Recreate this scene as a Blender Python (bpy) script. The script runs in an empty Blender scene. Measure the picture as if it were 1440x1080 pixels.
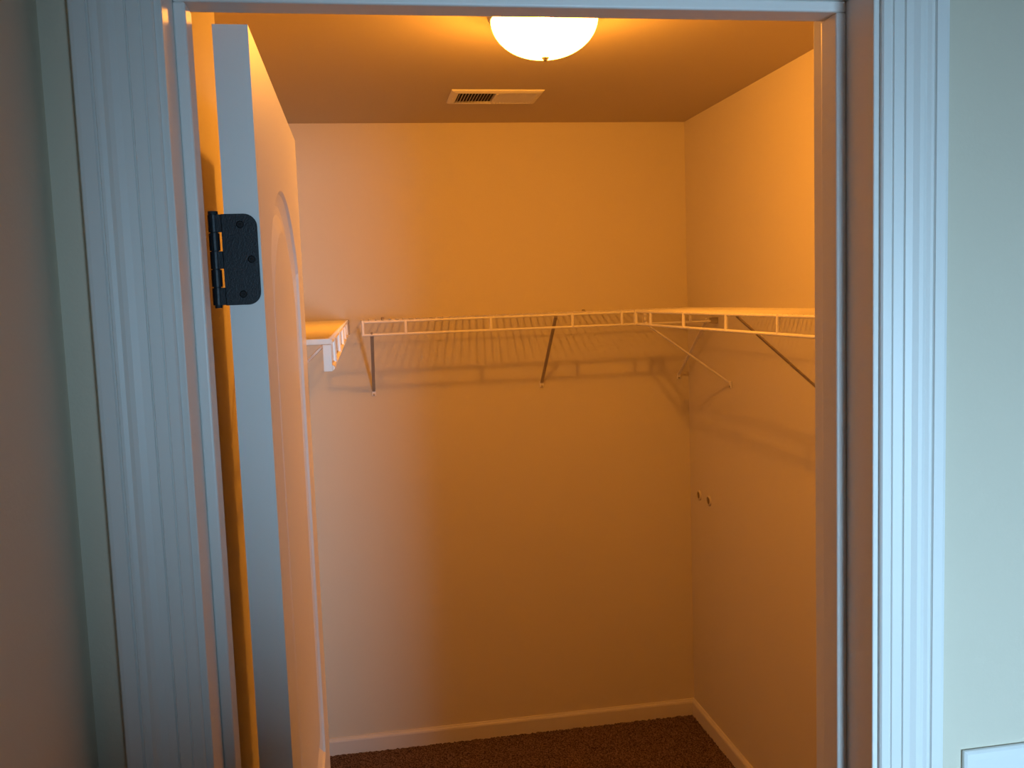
import bpy, bmesh, math, random
from mathutils import Vector, Matrix
import numpy as np

random.seed(7)
rng = np.random.default_rng(7)
scene = bpy.context.scene
C = scene.collection

# ------------------------------------------------------------------ camera
F_PX, YAW, PITCH, ROLL = 1270.0, 0.16124, 0.09402, -0.03576
CAM = Vector((0.0, 0.0, 1.76))
fw = Vector((math.sin(YAW) * math.cos(PITCH), math.cos(YAW) * math.cos(PITCH), -math.sin(PITCH)))
r0 = Vector((math.cos(YAW), -math.sin(YAW), 0))
u0 = r0.cross(fw)
rt = r0 * math.cos(ROLL) + u0 * math.sin(ROLL)
up = rt.cross(fw)
cam_data = bpy.data.cameras.new('camera')
cam_data.sensor_fit = 'HORIZONTAL'
cam_data.sensor_width = 36.0
cam_data.lens = F_PX / 1440.0 * 36.0
cam_data.clip_start = 0.02
cam = bpy.data.objects.new('camera', cam_data)
m3 = Matrix((rt, up, -fw)).transposed()
cam.matrix_world = Matrix.Translation(CAM) @ m3.to_4x4()
C.objects.link(cam)
scene.camera = cam

# ------------------------------------------------------------------ world, daylight, exposure
world = bpy.data.worlds.new('sky')
scene.world = world
world.use_nodes = True
world.node_tree.nodes['Background'].inputs[0].default_value = (0.55, 0.72, 1.0, 1)
world.node_tree.nodes['Background'].inputs[1].default_value = 1.0
scene.view_settings.view_transform = 'Standard'
scene.view_settings.look = 'None'
scene.view_settings.exposure = 0.0
scene.view_settings.gamma = 1.0
scene.view_settings.use_curve_mapping = False
scene.cycles.use_denoising = True
scene.cycles.max_bounces = 10
scene.cycles.diffuse_bounces = 6


def area(name, loc, target, sx, sy, color, power, spread=math.pi):
    l = bpy.data.lights.new(name, 'AREA')
    l.shape = 'RECTANGLE'
    l.size, l.size_y = sx, sy
    l.color = color
    l.energy = power
    l.spread = spread
    o = bpy.data.objects.new(name, l)
    o.location = loc
    d = Vector(target) - Vector(loc)
    o.rotation_euler = d.to_track_quat('-Z', 'Y').to_euler()
    C.objects.link(o)
    return o


# daylight coming in by the window of the room the photographer stands in
WIN_X0, WIN_X1, WIN_Z0, WIN_Z1, WIN_Y = 0.50, 1.55, 0.70, 1.75, -2.60
area('window_daylight', (1.03, WIN_Y - 0.02, 1.22), (0.30, 0.8, 1.13), 1.0, 1.0, (0.46, 0.745, 1.0), 11.8, math.radians(40))

LAMP_COLOR = (1.0, 0.365, 0.036)
LAMP_STRENGTH = 58.0       # frosted shade
BULB_STRENGTH = 1280.0     # bulb seen through the shade

# ------------------------------------------------------------------ materials


def principled(name, color, rough=0.6, metallic=0.0, bump=0.0, bump_scale=200.0, var=0.0, spec=0.5, coords='Object'):
    m = bpy.data.materials.new(name)
    m.use_nodes = True
    nt = m.node_tree
    b = nt.nodes['Principled BSDF']
    b.inputs['Base Color'].default_value = (*color, 1)
    b.inputs['Roughness'].default_value = rough
    b.inputs['Metallic'].default_value = metallic
    b.inputs['Specular IOR Level'].default_value = spec
    tc = nt.nodes.new('ShaderNodeTexCoord')
    if bump > 0 or var > 0:
        n = nt.nodes.new('ShaderNodeTexNoise')
        n.inputs['Scale'].default_value = bump_scale
        n.inputs['Detail'].default_value = 3
        nt.links.new(tc.outputs[coords], n.inputs['Vector'])
    if bump > 0:
        bp = nt.nodes.new('ShaderNodeBump')
        bp.inputs['Strength'].default_value = bump
        bp.inputs['Distance'].default_value = 0.001
        nt.links.new(n.outputs['Fac'], bp.inputs['Height'])
        nt.links.new(bp.outputs['Normal'], b.inputs['Normal'])
    if var > 0:
        n2 = nt.nodes.new('ShaderNodeTexNoise')
        n2.inputs['Scale'].default_value = bump_scale if bump == 0 else 3.0
        n2.inputs['Detail'].default_value = 4
        nt.links.new(tc.outputs[coords], n2.inputs['Vector'])
        mx = nt.nodes.new('ShaderNodeMix')
        mx.data_type = 'RGBA'
        mx.inputs['A'].default_value = (*[c * (1 - var) for c in color], 1)
        mx.inputs['B'].default_value = (*[min(1, c * (1 + var)) for c in color], 1)
        nt.links.new(n2.outputs['Fac'], mx.inputs['Factor'])
        nt.links.new(mx.outputs['Result'], b.inputs['Base Color'])
    return m


def brushed_paint(name, color, axis_scale, rough=0.42):
    """white trim paint with faint brush streaks along the length of the wood"""
    m = bpy.data.materials.new(name)
    m.use_nodes = True
    nt = m.node_tree
    b = nt.nodes['Principled BSDF']
    b.inputs['Roughness'].default_value = rough
    b.inputs['Base Color'].default_value = (*color, 1)
    tc = nt.nodes.new('ShaderNodeTexCoord')
    mp = nt.nodes.new('ShaderNodeMapping')
    mp.inputs['Scale'].default_value = axis_scale
    n = nt.nodes.new('ShaderNodeTexNoise')
    n.inputs['Scale'].default_value = 1.0
    n.inputs['Detail'].default_value = 3
    bp = nt.nodes.new('ShaderNodeBump')
    bp.inputs['Strength'].default_value = 0.06
    bp.inputs['Distance'].default_value = 0.0006
    nt.links.new(tc.outputs['Object'], mp.inputs['Vector'])
    nt.links.new(mp.outputs['Vector'], n.inputs['Vector'])
    nt.links.new(n.outputs['Fac'], bp.inputs['Height'])
    nt.links.new(bp.outputs['Normal'], b.inputs['Normal'])
    return m


WALL_COL = (0.70, 0.64, 0.52)
M = {
    'wall': principled('beige_wall_paint', WALL_COL, 0.75, bump=0.25, bump_scale=260, var=0.015, spec=0.3),
    'room': principled('bounce_cutting_slate_paint', (0.16, 0.19, 0.22), 0.8, spec=0.3),  # invented dark tone for unseen walls, cuts warm bounce light
    'ceiling': principled('flat_ceiling_paint', (0.58, 0.50, 0.36), 0.95, bump=0.2, bump_scale=180, spec=0.1),
    'trim_v': brushed_paint('white_trim_paint_upright', (0.82, 0.82, 0.80), (260, 260, 3)),
    'trim_h': brushed_paint('white_trim_paint_level', (0.82, 0.82, 0.80), (3, 260, 260)),
    'door': brushed_paint('white_door_paint', (0.82, 0.82, 0.80), (150, 150, 5), 0.4),
    'baseboard': principled('white_baseboard_paint', (0.70, 0.66, 0.60), 0.5),
    'black': principled('matte_black_metal', (0.016, 0.021, 0.027), 0.42, metallic=0.35, bump=0.3, bump_scale=700),
    'black_screw': principled('black_screw_metal', (0.004, 0.005, 0.007), 0.5, metallic=0.4),
    'wire': principled('white_epoxy_wire', (0.84, 0.81, 0.76), 0.35),
    'bracket': principled('grey_brace_metal', (0.42, 0.36, 0.30), 0.45, metallic=0.2),
    'plastic': principled('white_plastic', (0.84, 0.84, 0.82), 0.35),
    'vent': principled('white_vent_enamel', (0.80, 0.77, 0.70), 0.4),
    'duct': principled('dark_duct_shade', (0.03, 0.025, 0.02), 0.9),
    'nickel': principled('brushed_nickel', (0.45, 0.42, 0.34), 0.35, metallic=0.9),
    'painted_over': principled('wall_coloured_plug', (0.62, 0.56, 0.45), 0.7),
    'socket_dark': principled('brown_plug_core', (0.22, 0.16, 0.10), 0.8),
    'frame': principled('window_frame_white', (0.8, 0.8, 0.8), 0.4),
}


def carpet_material():
    m = bpy.data.materials.new('brown_carpet')
    m.use_nodes = True
    nt = m.node_tree
    b = nt.nodes['Principled BSDF']
    b.inputs['Roughness'].default_value = 1.0
    b.inputs['Specular IOR Level'].default_value = 0.05
    tc = nt.nodes.new('ShaderNodeTexCoord')
    n = nt.nodes.new('ShaderNodeTexNoise')
    n.inputs['Scale'].default_value = 170
    n.inputs['Detail'].default_value = 5
    r = nt.nodes.new('ShaderNodeValToRGB')
    r.color_ramp.elements[0].position = 0.38
    r.color_ramp.elements[0].color = (0.050, 0.032, 0.026, 1)
    r.color_ramp.elements[1].position = 0.66
    r.color_ramp.elements[1].color = (0.24, 0.155, 0.12, 1)
    nt.links.new(tc.outputs['Object'], n.inputs['Vector'])
    nt.links.new(n.outputs['Fac'], r.inputs['Fac'])
    nt.links.new(r.outputs['Color'], b.inputs['Base Color'])
    return m


M['carpet'] = carpet_material()

g = bpy.data.materials.new('glowing_frosted_glass')
g.use_nodes = True
nt = g.node_tree
nt.nodes.remove(nt.nodes['Principled BSDF'])
em = nt.nodes.new('ShaderNodeEmission')
em.inputs['Color'].default_value = (*LAMP_COLOR, 1)
em.inputs['Strength'].default_value = LAMP_STRENGTH
tr = nt.nodes.new('ShaderNodeBsdfTransparent')
tr.inputs['Color'].default_value = (1, 1, 1, 1)
mx = nt.nodes.new('ShaderNodeMixShader')
mx.inputs['Fac'].default_value = 0.45
nt.links.new(tr.outputs[0], mx.inputs[1])
nt.links.new(em.outputs[0], mx.inputs[2])
nt.links.new(mx.outputs[0], nt.nodes['Material Output'].inputs['Surface'])
M['glow'] = g
g = bpy.data.materials.new('glowing_bulb')
g.use_nodes = True
b = g.node_tree.nodes['Principled BSDF']
b.inputs['Base Color'].default_value = (0.8, 0.8, 0.8, 1)
b.inputs['Emission Color'].default_value = (*LAMP_COLOR, 1)
b.inputs['Emission Strength'].default_value = BULB_STRENGTH
M['bulb'] = g

gl = bpy.data.materials.new('window_glass')
gl.use_nodes = True
b = gl.node_tree.nodes['Principled BSDF']
b.inputs['Transmission Weight'].default_value = 1.0
b.inputs['Roughness'].default_value = 0.02
b.inputs['IOR'].default_value = 1.45
M['glass'] = gl

# ------------------------------------------------------------------ helpers


def obj(name, bm, mat, parent=None, smooth=False):
    me = bpy.data.meshes.new(name)
    bmesh.ops.recalc_face_normals(bm, faces=bm.faces)
    bm.to_mesh(me)
    bm.free()
    me.materials.append(mat)
    if smooth:
        for p in me.polygons:
            p.use_smooth = True
    o = bpy.data.objects.new(name, me)
    C.objects.link(o)
    if parent is not None:
        o.parent = parent
    return o


def empty(name, loc=(0, 0, 0)):
    o = bpy.data.objects.new(name, None)
    o.empty_display_size = 0.1
    C.objects.link(o)
    o.location = loc
    return o


def tag(o, label=None, cat=None, group=None, kind=None):
    if label:
        o['label'] = label
    if cat:
        o['category'] = cat
    if group:
        o['group'] = group
    if kind:
        o['kind'] = kind
    return o


def structure(o, label, cat):
    return tag(o, label, cat, kind='structure')


def add_box(bm, x0, x1, y0, y1, z0, z1, bevel=0.0, seg=2):
    t = bmesh.new()
    bmesh.ops.create_cube(t, size=1.0)
    for v in t.verts:
        v.co = Vector((x0 + (v.co.x + .5) * (x1 - x0), y0 + (v.co.y + .5) * (y1 - y0), z0 + (v.co.z + .5) * (z1 - z0)))
    if bevel > 0:
        bmesh.ops.bevel(t, geom=list(t.edges), offset=bevel, segments=seg, affect='EDGES', profile=0.5)
    merge(bm, t)


def merge(bm, t):
    me = bpy.data.meshes.new('tmp')
    t.to_mesh(me)
    t.free()
    bm.from_mesh(me)
    bpy.data.meshes.remove(me)


def box(name, mat, parent, *a, **k):
    bm = bmesh.new()
    add_box(bm, *a, **k)
    return obj(name, bm, mat, parent)


def add_tube(bm, p0, p1, r, n=8, caps=True):
    p0, p1 = Vector(p0), Vector(p1)
    d = (p1 - p0).normalized()
    a = d.orthogonal().normalized()
    c = d.cross(a)
    ring = []
    for p in (p0, p1):
        ring.append([bm.verts.new(p + r * (math.cos(2 * math.pi * i / n) * a + math.sin(2 * math.pi * i / n) * c)) for i in range(n)])
    for i in range(n):
        bm.faces.new((ring[0][i], ring[0][(i + 1) % n], ring[1][(i + 1) % n], ring[1][i]))
    if caps:
        bm.faces.new(ring[0])
        bm.faces.new(list(reversed(ring[1])))


def tube(name, mat, parent, p0, p1, r, n=8):
    bm = bmesh.new()
    add_tube(bm, p0, p1, r, n)
    return obj(name, bm, mat, parent, smooth=False)


def lathe(bm, prof, axis_origin, n=48, axis='z'):
    """prof: list of (radius, height) along the axis"""
    o = Vector(axis_origin)
    rings = []
    for r, h in prof:
        ring = []
        for i in range(n):
            a = 2 * math.pi * i / n
            if axis == 'z':
                p = o + Vector((r * math.cos(a), r * math.sin(a), h))
            elif axis == 'x':
                p = o + Vector((h, r * math.cos(a), r * math.sin(a)))
            else:
                p = o + Vector((r * math.cos(a), h, r * math.sin(a)))
            ring.append(bm.verts.new(p))
        rings.append(ring)
    for k in range(len(rings) - 1):
        for i in range(n):
            bm.faces.new((rings[k][i], rings[k][(i + 1) % n], rings[k + 1][(i + 1) % n], rings[k + 1][i]))
    bm.faces.new(rings[0])
    bm.faces.new(rings[-1])


def extrude_profile(bm, prof, path):
    """prof: 2D points; path: two functions mapping a profile point to the two ends (mitred)"""
    a = [bm.verts.new(path[0](p)) for p in prof]
    c = [bm.verts.new(path[1](p)) for p in prof]
    n = len(prof)
    for i in range(n):
        bm.faces.new((a[i], a[(i + 1) % n], c[(i + 1) % n], c[i]))
    bm.faces.new(a)
    bm.faces.new(list(reversed(c)))


# ------------------------------------------------------------------ measurements (metres)
JL, JR = -0.151, 0.489           # jamb faces of the opening
HEAD = 2.042                     # underside of the head jamb
YF, YC = 0.810, 0.925            # room side and closet side of the partition
XL, XR, YB = -0.345, 1.295, 3.49  # closet
ZC = 2.432
RXL, RXR, RYB = -0.248, 2.30, WIN_Y  # outer room

# ------------------------------------------------------------------ shell
structure(box('floor', M['carpet'], None, -0.6, 2.5, RYB - 0.15, YB + 0.15, -0.12, -0.012), 'brown carpeted floor', 'floor')
structure(box('ceiling', M['ceiling'], None, -0.6, 2.5, RYB - 0.15, YB + 0.15, ZC, ZC + 0.12), 'flat painted closet ceiling', 'ceiling')
structure(box('wall_back', M['wall'], None, XL - 0.1, XR + 0.1, YB, YB + 0.1, -0.012, ZC), 'beige back wall of the closet behind the wire shelf', 'wall')
structure(box('wall_right', M['wall'], None, XR, XR + 0.1, YC, YB, -0.012, ZC), 'beige right wall of the closet', 'wall')
structure(box('wall_left', M['wall'], None, XL - 0.1, XL, YC, YB, -0.012, ZC), 'beige left wall of the closet behind the open door', 'wall')
structure(box('wall_recess', M['wall'], None, XL, -0.214, YC, 1.585, -0.012, ZC), 'short stub of beige wall seen in the slit beside the door hinge', 'wall')
bm = bmesh.new()
jt = 0.018
add_box(bm, -0.45, JL - jt, YF, YC, -0.012, ZC)
add_box(bm, JR + jt, 2.4, YF, YC, -0.012, ZC)
add_box(bm, JL - jt, JR + jt, YF, YC, HEAD + jt, ZC)
bmesh.ops.remove_doubles(bm, verts=bm.verts, dist=1e-5)
structure(obj('wall_front', bm, M['wall']), 'beige wall around the closet doorway', 'wall')
structure(box('wall_room_left', M['wall'], None, RXL - 0.1, RXL, RYB, YF, -0.012, ZC), 'shaded beige wall at the far left of the doorway', 'wall')
structure(box('wall_room_right', M['room'], None, RXR, RXR + 0.1, RYB, YF, -0.012, ZC), 'room wall to the right, out of frame', 'wall')
structure(box('wall_shade_corner', M['room'], None, RXL, 0.42, RYB, -1.00, -0.012, ZC), 'projecting wall corner added out of view to shade the left side', 'wall')  # made-up corner, blocks part of the window light on the left
structure(box('wall_shade_half', M['room'], None, RXL, 0.55, -0.62, -0.50, -0.012, 1.47), 'half-height wall added out of view to shade the lower left', 'wall')  # invented blocker, keeps daylight off the low left casing and door edge
bm = bmesh.new()
yb0, yb1 = RYB - 0.13, RYB
add_box(bm, RXL - 0.1, WIN_X0, yb0, yb1, -0.012, ZC)
add_box(bm, WIN_X1, RXR + 0.1, yb0, yb1, -0.012, ZC)
add_box(bm, WIN_X0, WIN_X1, yb0, yb1, -0.012, WIN_Z0)
add_box(bm, WIN_X0, WIN_X1, yb0, yb1, WIN_Z1, ZC)
structure(obj('wall_room_back', bm, M['room']), 'room wall with the window, behind the photographer', 'wall')
bm = bmesh.new()
fy0, fy1 = RYB - 0.10, RYB - 0.05
add_box(bm, WIN_X0, WIN_X0 + 0.05, fy0, fy1, WIN_Z0, WIN_Z1)
add_box(bm, WIN_X1 - 0.05, WIN_X1, fy0, fy1, WIN_Z0, WIN_Z1)
add_box(bm, WIN_X0 + 0.05, WIN_X1 - 0.05, fy0, fy1, WIN_Z0, WIN_Z0 + 0.05)
add_box(bm, WIN_X0 + 0.05, WIN_X1 - 0.05, fy0, fy1, WIN_Z1 - 0.05, WIN_Z1)
w = structure(obj('window_1', bm, M['frame']), 'white window of the room behind the photographer', 'window')
box('pane', M['glass'], w, WIN_X0 + 0.05, WIN_X1 - 0.05, fy0 + 0.02, fy0 + 0.026, WIN_Z0 + 0.05, WIN_Z1 - 0.05)

# ------------------------------------------------------------------ carpet pile inside the closet
sp = 0.006
xs = np.arange(XL + 0.001, XR - 0.0005, sp)
ys = np.arange(1.30, YB - 0.001, sp)
nx, ny = len(xs), len(ys)
X, Y = np.meshgrid(xs, ys)
Z = rng.uniform(-0.006, 0.001, X.shape)
X = X + rng.uniform(-0.0018, 0.0018, X.shape)
Y = Y + rng.uniform(-0.0018, 0.0018, Y.shape)
X = np.clip(X, XL + 0.0005, XR - 0.0005)
Y = np.clip(Y, 1.30, YB - 0.0005)
co = np.stack([X, Y, Z], -1).reshape(-1, 3)
i = np.arange((ny - 1) * (nx - 1))
r_, c_ = i // (nx - 1), i % (nx - 1)
a_ = r_ * nx + c_
faces = np.stack([a_, a_ + 1, a_ + nx + 1, a_ + nx], -1)
me = bpy.data.meshes.new('carpet_pile')
me.vertices.add(len(co))
me.vertices.foreach_set('co', co.ravel())
me.loops.add(len(faces) * 4)
me.loops.foreach_set('vertex_index', faces.ravel())
me.polygons.add(len(faces))
me.polygons.foreach_set('loop_start', np.arange(len(faces)) * 4)
me.update(calc_edges=True)
me.materials.append(M['carpet'])
o = bpy.data.objects.new('carpet_pile', me)
C.objects.link(o)
tag(o, 'mottled dark brown carpet pile on the closet floor', 'carpet', kind='stuff')

# ------------------------------------------------------------------ baseboards
BB_H, BB_T = 0.064, 0.013
prof = [(0, -0.008), (BB_T, -0.008), (BB_T, BB_H - 0.014), (BB_T - 0.002, BB_H - 0.008), (BB_T - 0.006, BB_H - 0.004), (BB_T - 0.008, BB_H), (0, BB_H)]


def baseboard(name, a, b_, nrm, label, m0=1, m1=1):
    """a, b_: ends on the wall; nrm: direction out of the wall; m0/m1 1 = inside mitre, 0 = square"""
    a, b_, nrm = Vector(a), Vector(b_), Vector(nrm)
    d = (b_ - a).normalized()
    bm = bmesh.new()
    extrude_profile(bm, prof, (lambda p: a + nrm * p[0] + d * p[0] * m0 + Vector((0, 0, p[1])),
                               lambda p: b_ + nrm * p[0] - d * p[0] * m1 + Vector((0, 0, p[1]))))
    structure(obj(name, bm, M['baseboard']), label, 'baseboard')


baseboard('baseboard_back', (XL, YB, 0), (XR, YB, 0), (0, -1, 0), 'white baseboard along the closet back wall')
baseboard('baseboard_right', (XR, YB, 0), (XR, YC, 0), (-1, 0, 0), 'white baseboard along the closet right wall')
baseboard('baseboard_left', (XL, 1.585, 0), (XL, YB, 0), (1, 0, 0), 'white baseboard along the closet left wall')

# ------------------------------------------------------------------ door casing (colonial profile)
CW = 0.064
REV = 0.006
# (distance from the opening edge, depth proud of the wall)
cas = [(0, 0), (0, 0.0035), (0.0015, 0.0050), (0.0090, 0.0058), (0.0102, 0.0050), (0.0112, 0.0066),
       (0.0203, 0.0078), (0.0213, 0.0064), (0.0223, 0.0086), (0.029, 0.0098), (0.0345, 0.0120), (0.0385, 0.0124),
       (0.042, 0.0116), (0.0455, 0.0130), (0.0478, 0.0132), (0.0491, 0.0116), (0.0504, 0.0142),
       (0.060, 0.0147), (0.0628, 0.0142), (CW, 0.0125), (CW, 0)]
xl, xr, zt = JL - REV, JR + REV, HEAD + REV
e = 0.0004
bm = bmesh.new()
extrude_profile(bm, cas, (lambda p: Vector((xl - p[0], YF - p[1] - e, -0.008)), lambda p: Vector((xl - p[0], YF - p[1] - e, zt + p[0]))))
structure(obj('trim_1', bm, M['trim_v']), 'white moulded door casing on the left, nearest the room corner', 'trim')
bm = bmesh.new()
extrude_profile(bm, cas, (lambda p: Vector((xr + p[0], YF - p[1] - e, -0.008)), lambda p: Vector((xr + p[0], YF - p[1] - e, zt + p[0]))))
structure(obj('trim_2', bm, M['trim_v']), 'white moulded door casing on the right, brightly daylit', 'trim')
bm = bmesh.new()
extrude_profile(bm, cas, (lambda p: Vector((xl - p[0], YF - p[1] - e, zt + p[0])), lambda p: Vector((xr + p[0], YF - p[1] - e, zt + p[0]))))
structure(obj('trim_3', bm, M['trim_h']), 'white moulded head casing above the doorway', 'trim')

# jambs with door stops
SP, SY0, SY1 = 0.011, 0.858, 0.8895


def jamb(name, label, x0, x1, z0, z1, sx0, sx1, sz0, sz1, mat):
    j = box(name, mat, None, x0, x1, YF - 0.0005, YC + 0.0005, z0, z1, bevel=0.0012)
    structure(j, label, 'door frame')
    box('door_stop', mat, j, sx0, sx1, SY0, SY1, sz0, sz1, bevel=0.0022, seg=3)


jamb('trim_4', 'white left door jamb carrying the black hinge', JL - 0.0175, JL, -0.008, HEAD, JL, JL + SP, -0.008, HEAD - SP, M['trim_v'])
jamb('trim_5', 'white right door jamb, warm brown in lamp light', JR, JR + 0.0175, -0.008, HEAD, JR - SP, JR, -0.008, HEAD - SP, M['trim_v'])
jamb('trim_6', 'white head jamb across the top of the doorway', JL - 0.0175, JR + 0.0175, HEAD, HEAD + 0.0175, JL, JR, HEAD - SP, HEAD, M['trim_h'])

# casing on the closet side of the doorway
cas_in = [(0, 0), (0, 0.008), (0.01, 0.010), (0.045, 0.015), (0.058, 0.015), (0.058, 0)]
for nm, sgn, x_, lab in (('trim_8', 1, xr, 'casing inside the closet, right of the doorway'),):
    bm = bmesh.new()
    extrude_profile(bm, cas_in, (lambda p: Vector((x_ + sgn * p[0], YC + p[1] + e, -0.008)), lambda p: Vector((x_ + sgn * p[0], YC + p[1] + e, zt + 0.05))))
    structure(obj(nm, bm, M['trim_v']), lab, 'trim')

# ------------------------------------------------------------------ the door, open at right angles into the closet
DX0, DX1 = -0.1285, -0.0950
DY0, DY1 = 0.930, 1.560
DZ0, DZ1 = 0.012, 2.033
door = empty('door_1', (DX0, DY0, 0))
structure(door, 'white moulded arch-panel door standing open into the closet', 'door')


def arch_ring(y0, y1, z0, zs, rise, inset, n=20):
    """outline of an arch-topped panel in (y, z), inset evenly"""
    y0, y1, z0 = y0 + inset, y1 - inset, z0 + inset
    if rise <= 0:
        zt_ = zs - inset
        return [(y0, z0), (y1, z0), (y1, zt_), (y0, zt_)]
    pts = [(y0, z0), (y1, z0)]
    yc = (y0 + y1) / 2
    for k in range(n + 1):
        t = k / n
        y = y1 + (y0 - y1) * t
        u = (y - yc) / ((y1 - y0) / 2)
        # cathedral arch: shoulders swept up into a crown
        z = zs - inset + rise * max(0.0, 1 - u * u) ** 0.8
        pts.append((y, z))
    return pts


def door_face(bm, x, s, panels):
    """x: plane of the face; s: +1 / -1 outward direction"""
    rect = [bm.verts.new((x, y, z)) for y, z in ((DY0, DZ0), (DY1, DZ0), (DY1, DZ1), (DY0, DZ1))]
    edges = [bm.edges.new((rect[k], rect[(k + 1) % 4])) for k in range(4)]
    for (y0, y1, z0, zs, rise) in panels:
        prev = None
        for inset, depth in ((0, 0), (0.004, 0.0035), (0.012, 0.0065), (0.018, 0.0085), (0.030, 0.0085), (0.052, 0.0035)):
            ring = [bm.verts.new((x - s * depth, y, z)) for y, z in arch_ring(y0, y1, z0, zs, rise, inset)]
            n = len(ring)
            if prev is None:
                edges += [bm.edges.new((ring[k], ring[(k + 1) % n])) for k in range(n)]
            else:
                for k in range(n):
                    bm.faces.new((prev[k], prev[(k + 1) % n], ring[(k + 1) % n], ring[k]))
            prev = ring
        bm.faces.new(prev)
    bmesh.ops.triangle_fill(bm, edges=edges, use_beauty=True)
    return rect


panels = [(DY0 + 0.095, DY1 - 0.105, 1.03, 1.812, 0.098), (DY0 + 0.105, DY1 - 0.105, 0.22, 0.86, 0)]
bm = bmesh.new()
ra = door_face(bm, DX1, 1, panels)
rb = door_face(bm, DX0, -1, panels)
for k in range(4):
    bm.faces.new((ra[k], ra[(k + 1) % 4], rb[(k + 1) % 4], rb[k]))
slab = obj('door_slab', bm, M['door'])
slab.parent = door
slab.matrix_parent_inverse = Matrix.Translation(-door.location)


def rounded_leaf(bm, x0, x1, z0, z1, y0, y1, r, n=8):
    pts = [(x0, z0)]
    for k in range(n + 1):
        a = -math.pi / 2 + math.pi / 2 * k / n
        pts.append((x1 - r + r * math.cos(a), z0 + r + r * math.sin(a)))
    for k in range(n + 1):
        a = math.pi / 2 * k / n
        pts.append((x1 - r + r * math.cos(a), z1 - r + r * math.sin(a)))
    pts.append((x0, z1))
    f = [bm.verts.new((x, y0, z)) for x, z in pts]
    b2 = [bm.verts.new((x, y1, z)) for x, z in pts]
    m = len(pts)
    for k in range(m):
        bm.faces.new((f[k], f[(k + 1) % m], b2[(k + 1) % m], b2[k]))
    bm.faces.new(f)
    bm.faces.new(list(reversed(b2)))


def to_door(o, parent=None):
    o.parent = parent or door
    o.matrix_parent_inverse = Matrix.Translation(-door.location)
    return o


for hz in (1.808, 1.05, 0.28):
    h0, h1 = hz - 0.0445, hz + 0.0445
    bm = bmesh.new()
    LX = -0.1315
    rounded_leaf(bm, LX, -0.0975, h0, h1, DY0 - 0.0022, DY0 + 0.001, 0.0125)
    seg = 0.089 / 5
    for k in (0, 2, 4):   # tabs that roll into the barrel
        add_box(bm, -0.1395, LX + 0.0006, DY0 - 0.0022, DY0 + 0.0008, h0 + k * seg + 0.0004, h0 + (k + 1) * seg - 0.0004)
    hinge = to_door(obj('hinge', bm, M['black']))
    hinge['label'] = 'matte black butt hinge with rounded corners'
    bx, by = -0.1392, DY0 + 0.0020
    for k in range(5):
        bm = bmesh.new()
        add_tube(bm, (bx, by, h0 + k * seg + 0.0005), (bx, by, h0 + (k + 1) * seg - 0.0005), 0.0052, 16)
        o = obj('knuckle', bm, M['black'])
        o.parent = hinge
    bm = bmesh.new()
    add_tube(bm, (bx, by, h0 - 0.0025), (bx, by, h1 + 0.0025), 0.0035, 12)
    add_tube(bm, (bx, by, h1), (bx, by, h1 + 0.003), 0.0048, 12)
    o = obj('hinge_pin', bm, M['black'])
    o.parent = hinge
    for sx, sz in ((-0.1135, 0.034), (-0.1045, 0.0), (-0.1145, -0.034)):
        bm = bmesh.new()
        lathe(bm, [(0.0036, 0.0004), (0.0036, -0.0006), (0.0028, -0.0011), (0.0012, -0.0011), (0.0009, -0.0002)], (sx, DY0 - 0.0022, hz + sz), n=16, axis='y')
        o = obj('screw', bm, M['black_screw'])
        o.parent = hinge
    # jamb leaf, screwed on the rabbet behind the stop
    bm = bmesh.new()
    add_box(bm, JL - 0.0003, JL + 0.0014, SY1 + 0.003, YC + 0.001, h0, h1)
    o = obj('jamb_leaf', bm, M['black'])
    o.parent = hinge

# ------------------------------------------------------------------ ceiling lamp
LX_, LY_ = 0.452, 2.125
lamp = empty('ceiling_lamp', (LX_, LY_, ZC))
tag(lamp, 'lit frosted glass dome light on the closet ceiling', 'lamp')
bm = bmesh.new()
lathe(bm, [(0.105, 0.0), (0.130, -0.002), (0.134, -0.012), (0.132, -0.024), (0.124, -0.030), (0.10, -0.030)], (0, 0, 0), n=64)
obj('mounting_pan', bm, M['nickel'], lamp, smooth=True)
bm = bmesh.new()
pr = []
for k in range(19):
    a = math.pi / 2 * k / 18
    pr.append((max(0.004, 0.125 * max(0.0, math.cos(a)) ** 0.95), -0.028 - 0.087 * math.sin(a)))
lathe(bm, pr, (0, 0, 0), n=64)
obj('glass_shade', bm, M['glow'], lamp, smooth=True)
bm = bmesh.new()
lathe(bm, [(0.0005, -0.0925)] + [(0.025 * math.sin(math.pi * k / 12), -0.0675 - 0.025 * math.cos(math.pi * k / 12)) for k in range(1, 11)] + [(0.012, -0.044), (0.012, -0.031)], (0, 0, 0), n=24)
obj('bulb', bm, M['bulb'], lamp, smooth=True)
bm = bmesh.new()
lathe(bm, [(0.003, -0.110), (0.008, -0.1135), (0.009, -0.116), (0.006, -0.118), (0.0055, -0.120), (0.003, -0.123), (0.001, -0.124)], (0, 0, 0), n=24)
obj('finial', bm, M['nickel'], lamp, smooth=True)['label'] = 'small nickel finial under the dome'

# ------------------------------------------------------------------ ceiling air register
vx0, vx1, vy0, vy1 = 0.318, 0.622, 2.945, 3.135
vent = empty('air_vent', ((vx0 + vx1) / 2, (vy0 + vy1) / 2, ZC))
tag(vent, 'white rectangular air register with two banks of louvers on the ceiling', 'vent')


def vpart(name, bm, mat):
    o = obj(name, bm, mat)
    o.parent = vent
    o.matrix_parent_inverse = Matrix.Translation(-vent.location)
    return o


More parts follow.
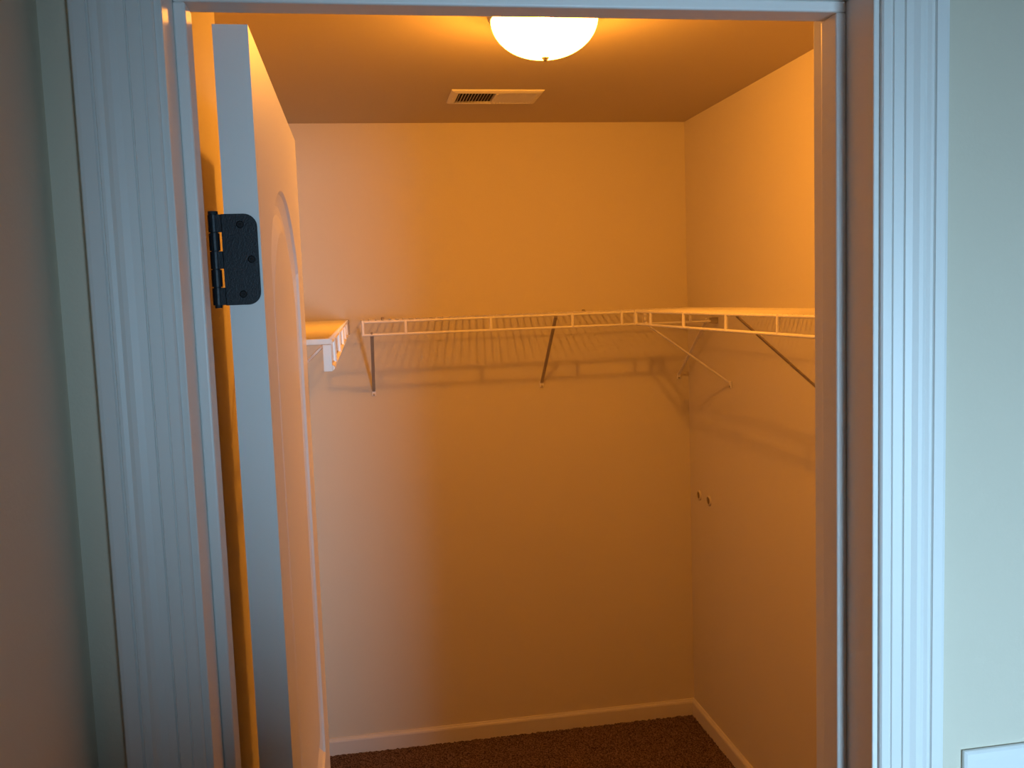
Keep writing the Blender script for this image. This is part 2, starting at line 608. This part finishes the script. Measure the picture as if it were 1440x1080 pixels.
fwid = 0.026
bm = bmesh.new()
outer = [(vx0, vy0), (vx1, vy0), (vx1, vy1), (vx0, vy1)]
lv = [(0, 0.0), (0.0015, -0.0035), (0.012, -0.0075), (fwid - 0.004, -0.0085), (fwid, -0.006), (fwid, 0.0)]
rings = []
for inset, dz in lv:
    rings.append([bm.verts.new((x + (inset if x == vx0 else -inset), y + (inset if y == vy0 else -inset), ZC + dz - 0.0003)) for x, y in outer])
for k in range(len(rings)):
    A, B = rings[k], rings[(k + 1) % len(rings)]
    for q in range(4):
        bm.faces.new((A[q], A[(q + 1) % 4], B[(q + 1) % 4], B[q]))
vpart('vent_frame', bm, M['vent'])
ix0, ix1, iy0, iy1 = vx0 + fwid, vx1 - fwid, vy0 + fwid, vy1 - fwid
bm = bmesh.new()
add_box(bm, ix0, ix1, iy0, iy1, ZC - 0.0016, ZC - 0.0006)  # thin plate, its dark colour stands for shade inside the duct
vpart('duct_shade_plate', bm, M['duct'])
mid = (ix0 + ix1) / 2
bm = bmesh.new()
add_box(bm, mid - 0.004, mid + 0.004, iy0, iy1, ZC - 0.0095, ZC - 0.001)
vpart('divider', bm, M['vent'])
n = 12
slat_mesh = {}
for side, a0, a1, tilt in (('l', ix0, mid - 0.004, 1), ('r', mid + 0.004, ix1, -1)):
    st = (a1 - a0) / n
    for k in range(n):
        xc = a0 + st * (k + 0.5)
        if side not in slat_mesh:
            bm = bmesh.new()
            hh, ww = 0.0042, (0.0030 if side == 'l' else 0.0052)
            vs = []
            for (dx, dz) in ((-ww * tilt, -hh), (-ww * tilt + 0.0007, -hh), (ww * tilt + 0.0007, hh * 0.8), (ww * tilt, hh * 0.8)):
                vs.append((dx, dz))
            A = [bm.verts.new((dx, iy0, dz)) for dx, dz in vs]
            B = [bm.verts.new((dx, iy1, dz)) for dx, dz in vs]
            for q in range(4):
                bm.faces.new((A[q], A[(q + 1) % 4], B[(q + 1) % 4], B[q]))
            bm.faces.new(A)
            bm.faces.new(list(reversed(B)))
            bmesh.ops.recalc_face_normals(bm, faces=bm.faces)
            me = bpy.data.meshes.new('slat')
            bm.to_mesh(me)
            bm.free()
            me.materials.append(M['vent'])
            slat_mesh[side] = me
        o = bpy.data.objects.new('slat', slat_mesh[side])
        C.objects.link(o)
        o.parent = vent
        o.matrix_parent_inverse = Matrix.Translation(-vent.location)
        o.location = (xc, 0, ZC - 0.0052)
for sx in (vx0 + 0.012, vx1 - 0.012):
    bm = bmesh.new()
    lathe(bm, [(0.0035, 0.0), (0.0035, -0.001), (0.002, -0.0018), (0.0005, -0.0018)], (sx, (vy0 + vy1) / 2, ZC - 0.0075), n=14)
    vpart('screw', bm, M['vent'])

# ------------------------------------------------------------------ wire shelves
R_RAIL, R_WIRE, LIP = 0.0043, 0.0024, 0.048


def wire_shelf(label, axis, wall, front, a0, a1, z, struts, braces, clips, pitch=0.0254, end_caps=(), nbr=None):
    """axis 'x': runs along X against a wall at Y=wall; 'y': runs along Y against a wall at X=wall"""
    def P(u, v, zz):
        return Vector((u, v, zz)) if axis == 'x' else Vector((v, u, zz))
    out = 1 if front > wall else -1
    w0 = wall + out * 0.006
    root = empty('wire_shelf', P((a0 + a1) / 2, wall, z))
    tag(root, label, 'wire shelf', 'wire shelves round the closet walls')

    def add(name, bm, mat, parent=None, **k):
        o = obj(name, bm, mat, **k)
        o.parent = parent or root
        if parent is None:
            o.matrix_parent_inverse = Matrix.Translation(-root.location)
        return o

    def rail(name, v, zz, r=R_RAIL, u0=a0, u1=a1):
        bm = bmesh.new()
        add_tube(bm, P(u0, v, zz), P(u1, v, zz), r, 10)
        return add(name, bm, M['wire'], smooth=False)
    rail('back_rail', w0, z - 0.004, 0.003)
    rail('middle_rail', wall + out * abs(front - wall) * 0.5, z - 0.0036, 0.002)
    rail('front_rail', front, z - 0.0035)
    rail('lip_rail', front + out * 0.002, z - LIP)
    bm = bmesh.new()
    nw = int((a1 - a0) / pitch)
    for k in range(nw + 1):
        u = a0 + 0.003 + (a1 - a0 - 0.006) * k / nw
        add_tube(bm, P(u, w0 - out * 0.003, z), P(u, front + out * 0.003, z), R_WIRE, 6)
    tag(add('deck_wires', bm, M['wire']), kind='stuff')
    for u in struts:
        bm = bmesh.new()
        add_tube(bm, P(u, front + out * 0.001, z), P(u, front + out * 0.002, z - LIP), 0.0052, 10)
        add('lip_strut', bm, M['wire'])
    for (u, top_v, top_z, foot_z, mat) in braces:
        bm = bmesh.new()
        p0, p1 = P(u, top_v, top_z), P(u, wall + out * 0.006, foot_z)
        d = (p1 - p0).normalized()
        side = P(1, 0, 0)
        nn = d.cross(side).normalized()
        hw, ht = 0.0060, 0.0032
        q = []
        for p in (p0, p1):
            q.append([bm.verts.new(p + side * sx * hw + nn * sz * ht) for sx, sz in ((-1, -.6), (-.6, -1), (.6, -1), (1, -.6), (1, .6), (.6, 1), (-.6, 1), (-1, .6))])
        for t in range(8):
            bm.faces.new((q[0][t], q[0][(t + 1) % 8], q[1][(t + 1) % 8], q[1][t]))
        bm.faces.new(q[0])
        bm.faces.new(list(reversed(q[1])))
        # hook over the front rail
        add_tube(bm, p0, P(u, top_v + out * 0.004, top_z + 0.010), 0.004, 8)
        br = add('support_brace', bm, M[mat])
        bm = bmesh.new()
        hx = P(0.009, 0, 0)
        f0, f1 = P(u - 0.008, wall + out * 0.0004, foot_z - 0.020), P(u + 0.008, wall + out * 0.0060, foot_z + 0.006)
        add_box(bm, min(f0.x, f1.x), max(f0.x, f1.x), min(f0.y, f1.y), max(f0.y, f1.y), f0.z, f1.z, bevel=0.002)
        o = obj('brace_foot', bm, M['wire'])
        o.parent = br
        bm = bmesh.new()
        if axis == 'x':
            lathe(bm, [(0.004, 0.0), (0.004, out * 0.001), (0.001, out * 0.002)], (u, wall + out * 0.006, foot_z - 0.014), n=12, axis='y')
        else:
            lathe(bm, [(0.004, 0.0), (0.004, out * 0.001), (0.001, out * 0.002)], (wall + out * 0.006, u, foot_z - 0.014), n=12, axis='x')
        o = obj('screw', bm, M['nickel'])
        o.parent = br
    for u in clips:
        bm = bmesh.new()
        c0, c1 = P(u - 0.006, wall + out * 0.0004, z - 0.010), P(u + 0.006, wall + out * 0.012, z + 0.009)
        add_box(bm, min(c0.x, c1.x), max(c0.x, c1.x), min(c0.y, c1.y), max(c0.y, c1.y), c0.z, c1.z, bevel=0.003)
        add('wall_clip', bm, M['bracket'])
    for (u, v0, v1, z0, z1, t, mat) in end_caps:
        bm = bmesh.new()
        c0, c1 = P(u, v0, z0), P(u + t, v1, z1)
        add_box(bm, min(c0.x, c1.x), max(c0.x, c1.x), min(c0.y, c1.y), max(c0.y, c1.y), c0.z, c1.z, bevel=0.0012)
        add('end_bracket', bm, M[mat])
    return root


SZ = 1.700
FB = YB - 0.310     # front of the back shelf
FR = XR - 0.310     # front of the right shelf
FL = -0.057         # front of the left shelf
wire_shelf('white wire shelf along the back wall, between the two side shelves', 'x', YB, FB, -0.004, XR - 0.004, SZ,
           [0.0, 0.148, 0.449, 0.746, 0.93, 1.19],
           [(0.030, FB - 0.001, SZ - LIP - 0.001, 1.428, 'bracket'), (0.686, FB + 0.004, SZ - 0.010, 1.428, 'bracket'),
            (1.252, FB + 0.000, SZ - LIP + 0.001, 1.432, 'wire')],
           [0.077, 0.863],
           end_caps=[(XR - 0.028, FB - 0.008, FB + 0.010, SZ - LIP - 0.008, SZ - LIP + 0.013, 0.0275, 'bracket')])
ys_ = [3.17 - 0.01, 3.01, 2.685, 2.352, 2.038, 1.72, 1.40, 1.08]
wire_shelf('white wire shelf along the right wall, meeting the back shelf in the corner', 'y', XR, FR, YC + 0.06, FB - 0.012, SZ,
           ys_[1:],
           [(3.06, FR + 0.000, SZ - LIP + 0.001, 1.432, 'wire'), (2.300, FR + 0.008, SZ - 0.009, 1.428, 'bracket'), (1.5, FR + 0.008, SZ - 0.009, 1.428, 'bracket')],
           [])
wire_shelf('short white wire shelf end on the left wall beside the open door', 'y', XL, FL, 1.592, YB - 0.004, SZ,
           [1.72, 2.08, 2.45, 2.82, 3.18],
           [(1.80, FL - 0.010, SZ - 0.008, 1.44, 'wire'), (2.75, FL - 0.006, SZ - 0.010, 1.44, 'bracket')],
           [1.9, 2.4, 2.9],
           end_caps=[(1.5880, FL - 0.013, FL + 0.002, SZ - LIP - 0.006, SZ - 0.0075, 0.003, 'plastic'),
                     (1.5880, XL + 0.006, FL + 0.002, SZ - 0.007, SZ + 0.003, 0.003, 'wire'),
                     (YB - 0.0035, FL - 0.006, FL + 0.008, SZ - LIP - 0.006, SZ + 0.003, 0.003, 'bracket')])

# the corner where the right shelf clips on to the back shelf
cj = empty('shelf_connector', (FR, FB, SZ))
tag(cj, 'small white clip joining the two wire shelves in the corner', 'clip')
for dx in (-0.004, 0.030):
    bm = bmesh.new()
    add_box(bm, FR + dx - 0.005, FR + dx + 0.005, FB - 0.012, FB + 0.008, SZ - LIP - 0.004, SZ + 0.004, bevel=0.0015)
    o = obj('clip_body', bm, M['wire'])
    o.parent = cj
    o.matrix_parent_inverse = Matrix.Translation(-cj.location)

# ------------------------------------------------------------------ two round wall plugs low on the right wall
for yy, lab in ((3.388, 'small dark round plug on the right wall, the one nearer the back corner'),
                (3.284, 'small dark round plug on the right wall, the one nearer the doorway')):
    pl = empty('wall_plug', (XR, yy, 0.952))
    tag(pl, lab, 'wall plug', 'round plugs on the closet wall')
    bm = bmesh.new()
    lathe(bm, [(0.021, -0.0003), (0.020, -0.004), (0.017, -0.0065), (0.015, -0.0065), (0.014, -0.003), (0.001, -0.003)], (0, 0, 0), n=28, axis='x')
    obj('plug_ring', bm, M['painted_over'], pl)
    bm = bmesh.new()
    lathe(bm, [(0.0135, -0.0031), (0.0135, -0.0045), (0.001, -0.005)], (0, 0, 0), n=24, axis='x')
    obj('plug_core', bm, M['socket_dark'], pl)

# ------------------------------------------------------------------ light switch plate, right of the doorway
sx0, sx1, sz1 = 0.589, 0.705, 1.279
sz0 = sz1 - 0.114
sw = empty('light_switch', ((sx0 + sx1) / 2, YF, (sz0 + sz1) / 2))
tag(sw, 'white light switch plate at the lower right, beside the door casing', 'light switch')


def spart(name, bm, mat):
    o = obj(name, bm, mat)
    o.parent = sw
    o.matrix_parent_inverse = Matrix.Translation(-sw.location)
    return o


bm = bmesh.new()
lvl = [(0.0012, -0.0003), (0.0, -0.0018), (0.0006, -0.0040), (0.0035, -0.0058), (0.010, -0.0064)]
prev = None
for ins, dy in lvl:
    ring = [bm.verts.new((x, YF + dy, z)) for x, z in ((sx0 + ins, sz0 + ins), (sx1 - ins, sz0 + ins), (sx1 - ins, sz1 - ins), (sx0 + ins, sz1 - ins))]
    if prev:
        for q in range(4):
            bm.faces.new((prev[q], prev[(q + 1) % 4], ring[(q + 1) % 4], ring[q]))
    else:
        bm.faces.new(ring)
    prev = ring
bm.faces.new(prev)
spart('switch_plate', bm, M['plastic'])
for k in (-1, 1):
    cx = (sx0 + sx1) / 2 + k * 0.023
    cz = (sz0 + sz1) / 2
    bm = bmesh.new()
    add_box(bm, cx - 0.005, cx + 0.005, YF - 0.0080, YF - 0.0060, cz - 0.012, cz + 0.012, bevel=0.0008)
    add_box(bm, cx - 0.0035, cx + 0.0035, YF - 0.017, YF - 0.0070, cz + 0.001, cz + 0.009, bevel=0.0012)
    spart('toggle', bm, M['plastic'])
    for s in (-1, 1):
        bm = bmesh.new()
        lathe(bm, [(0.0032, 0.0004), (0.0032, -0.0006), (0.001, -0.0012)], (cx, YF - 0.0064, cz + s * 0.030), n=14, axis='y')
        spart('screw', bm, M['plastic'])
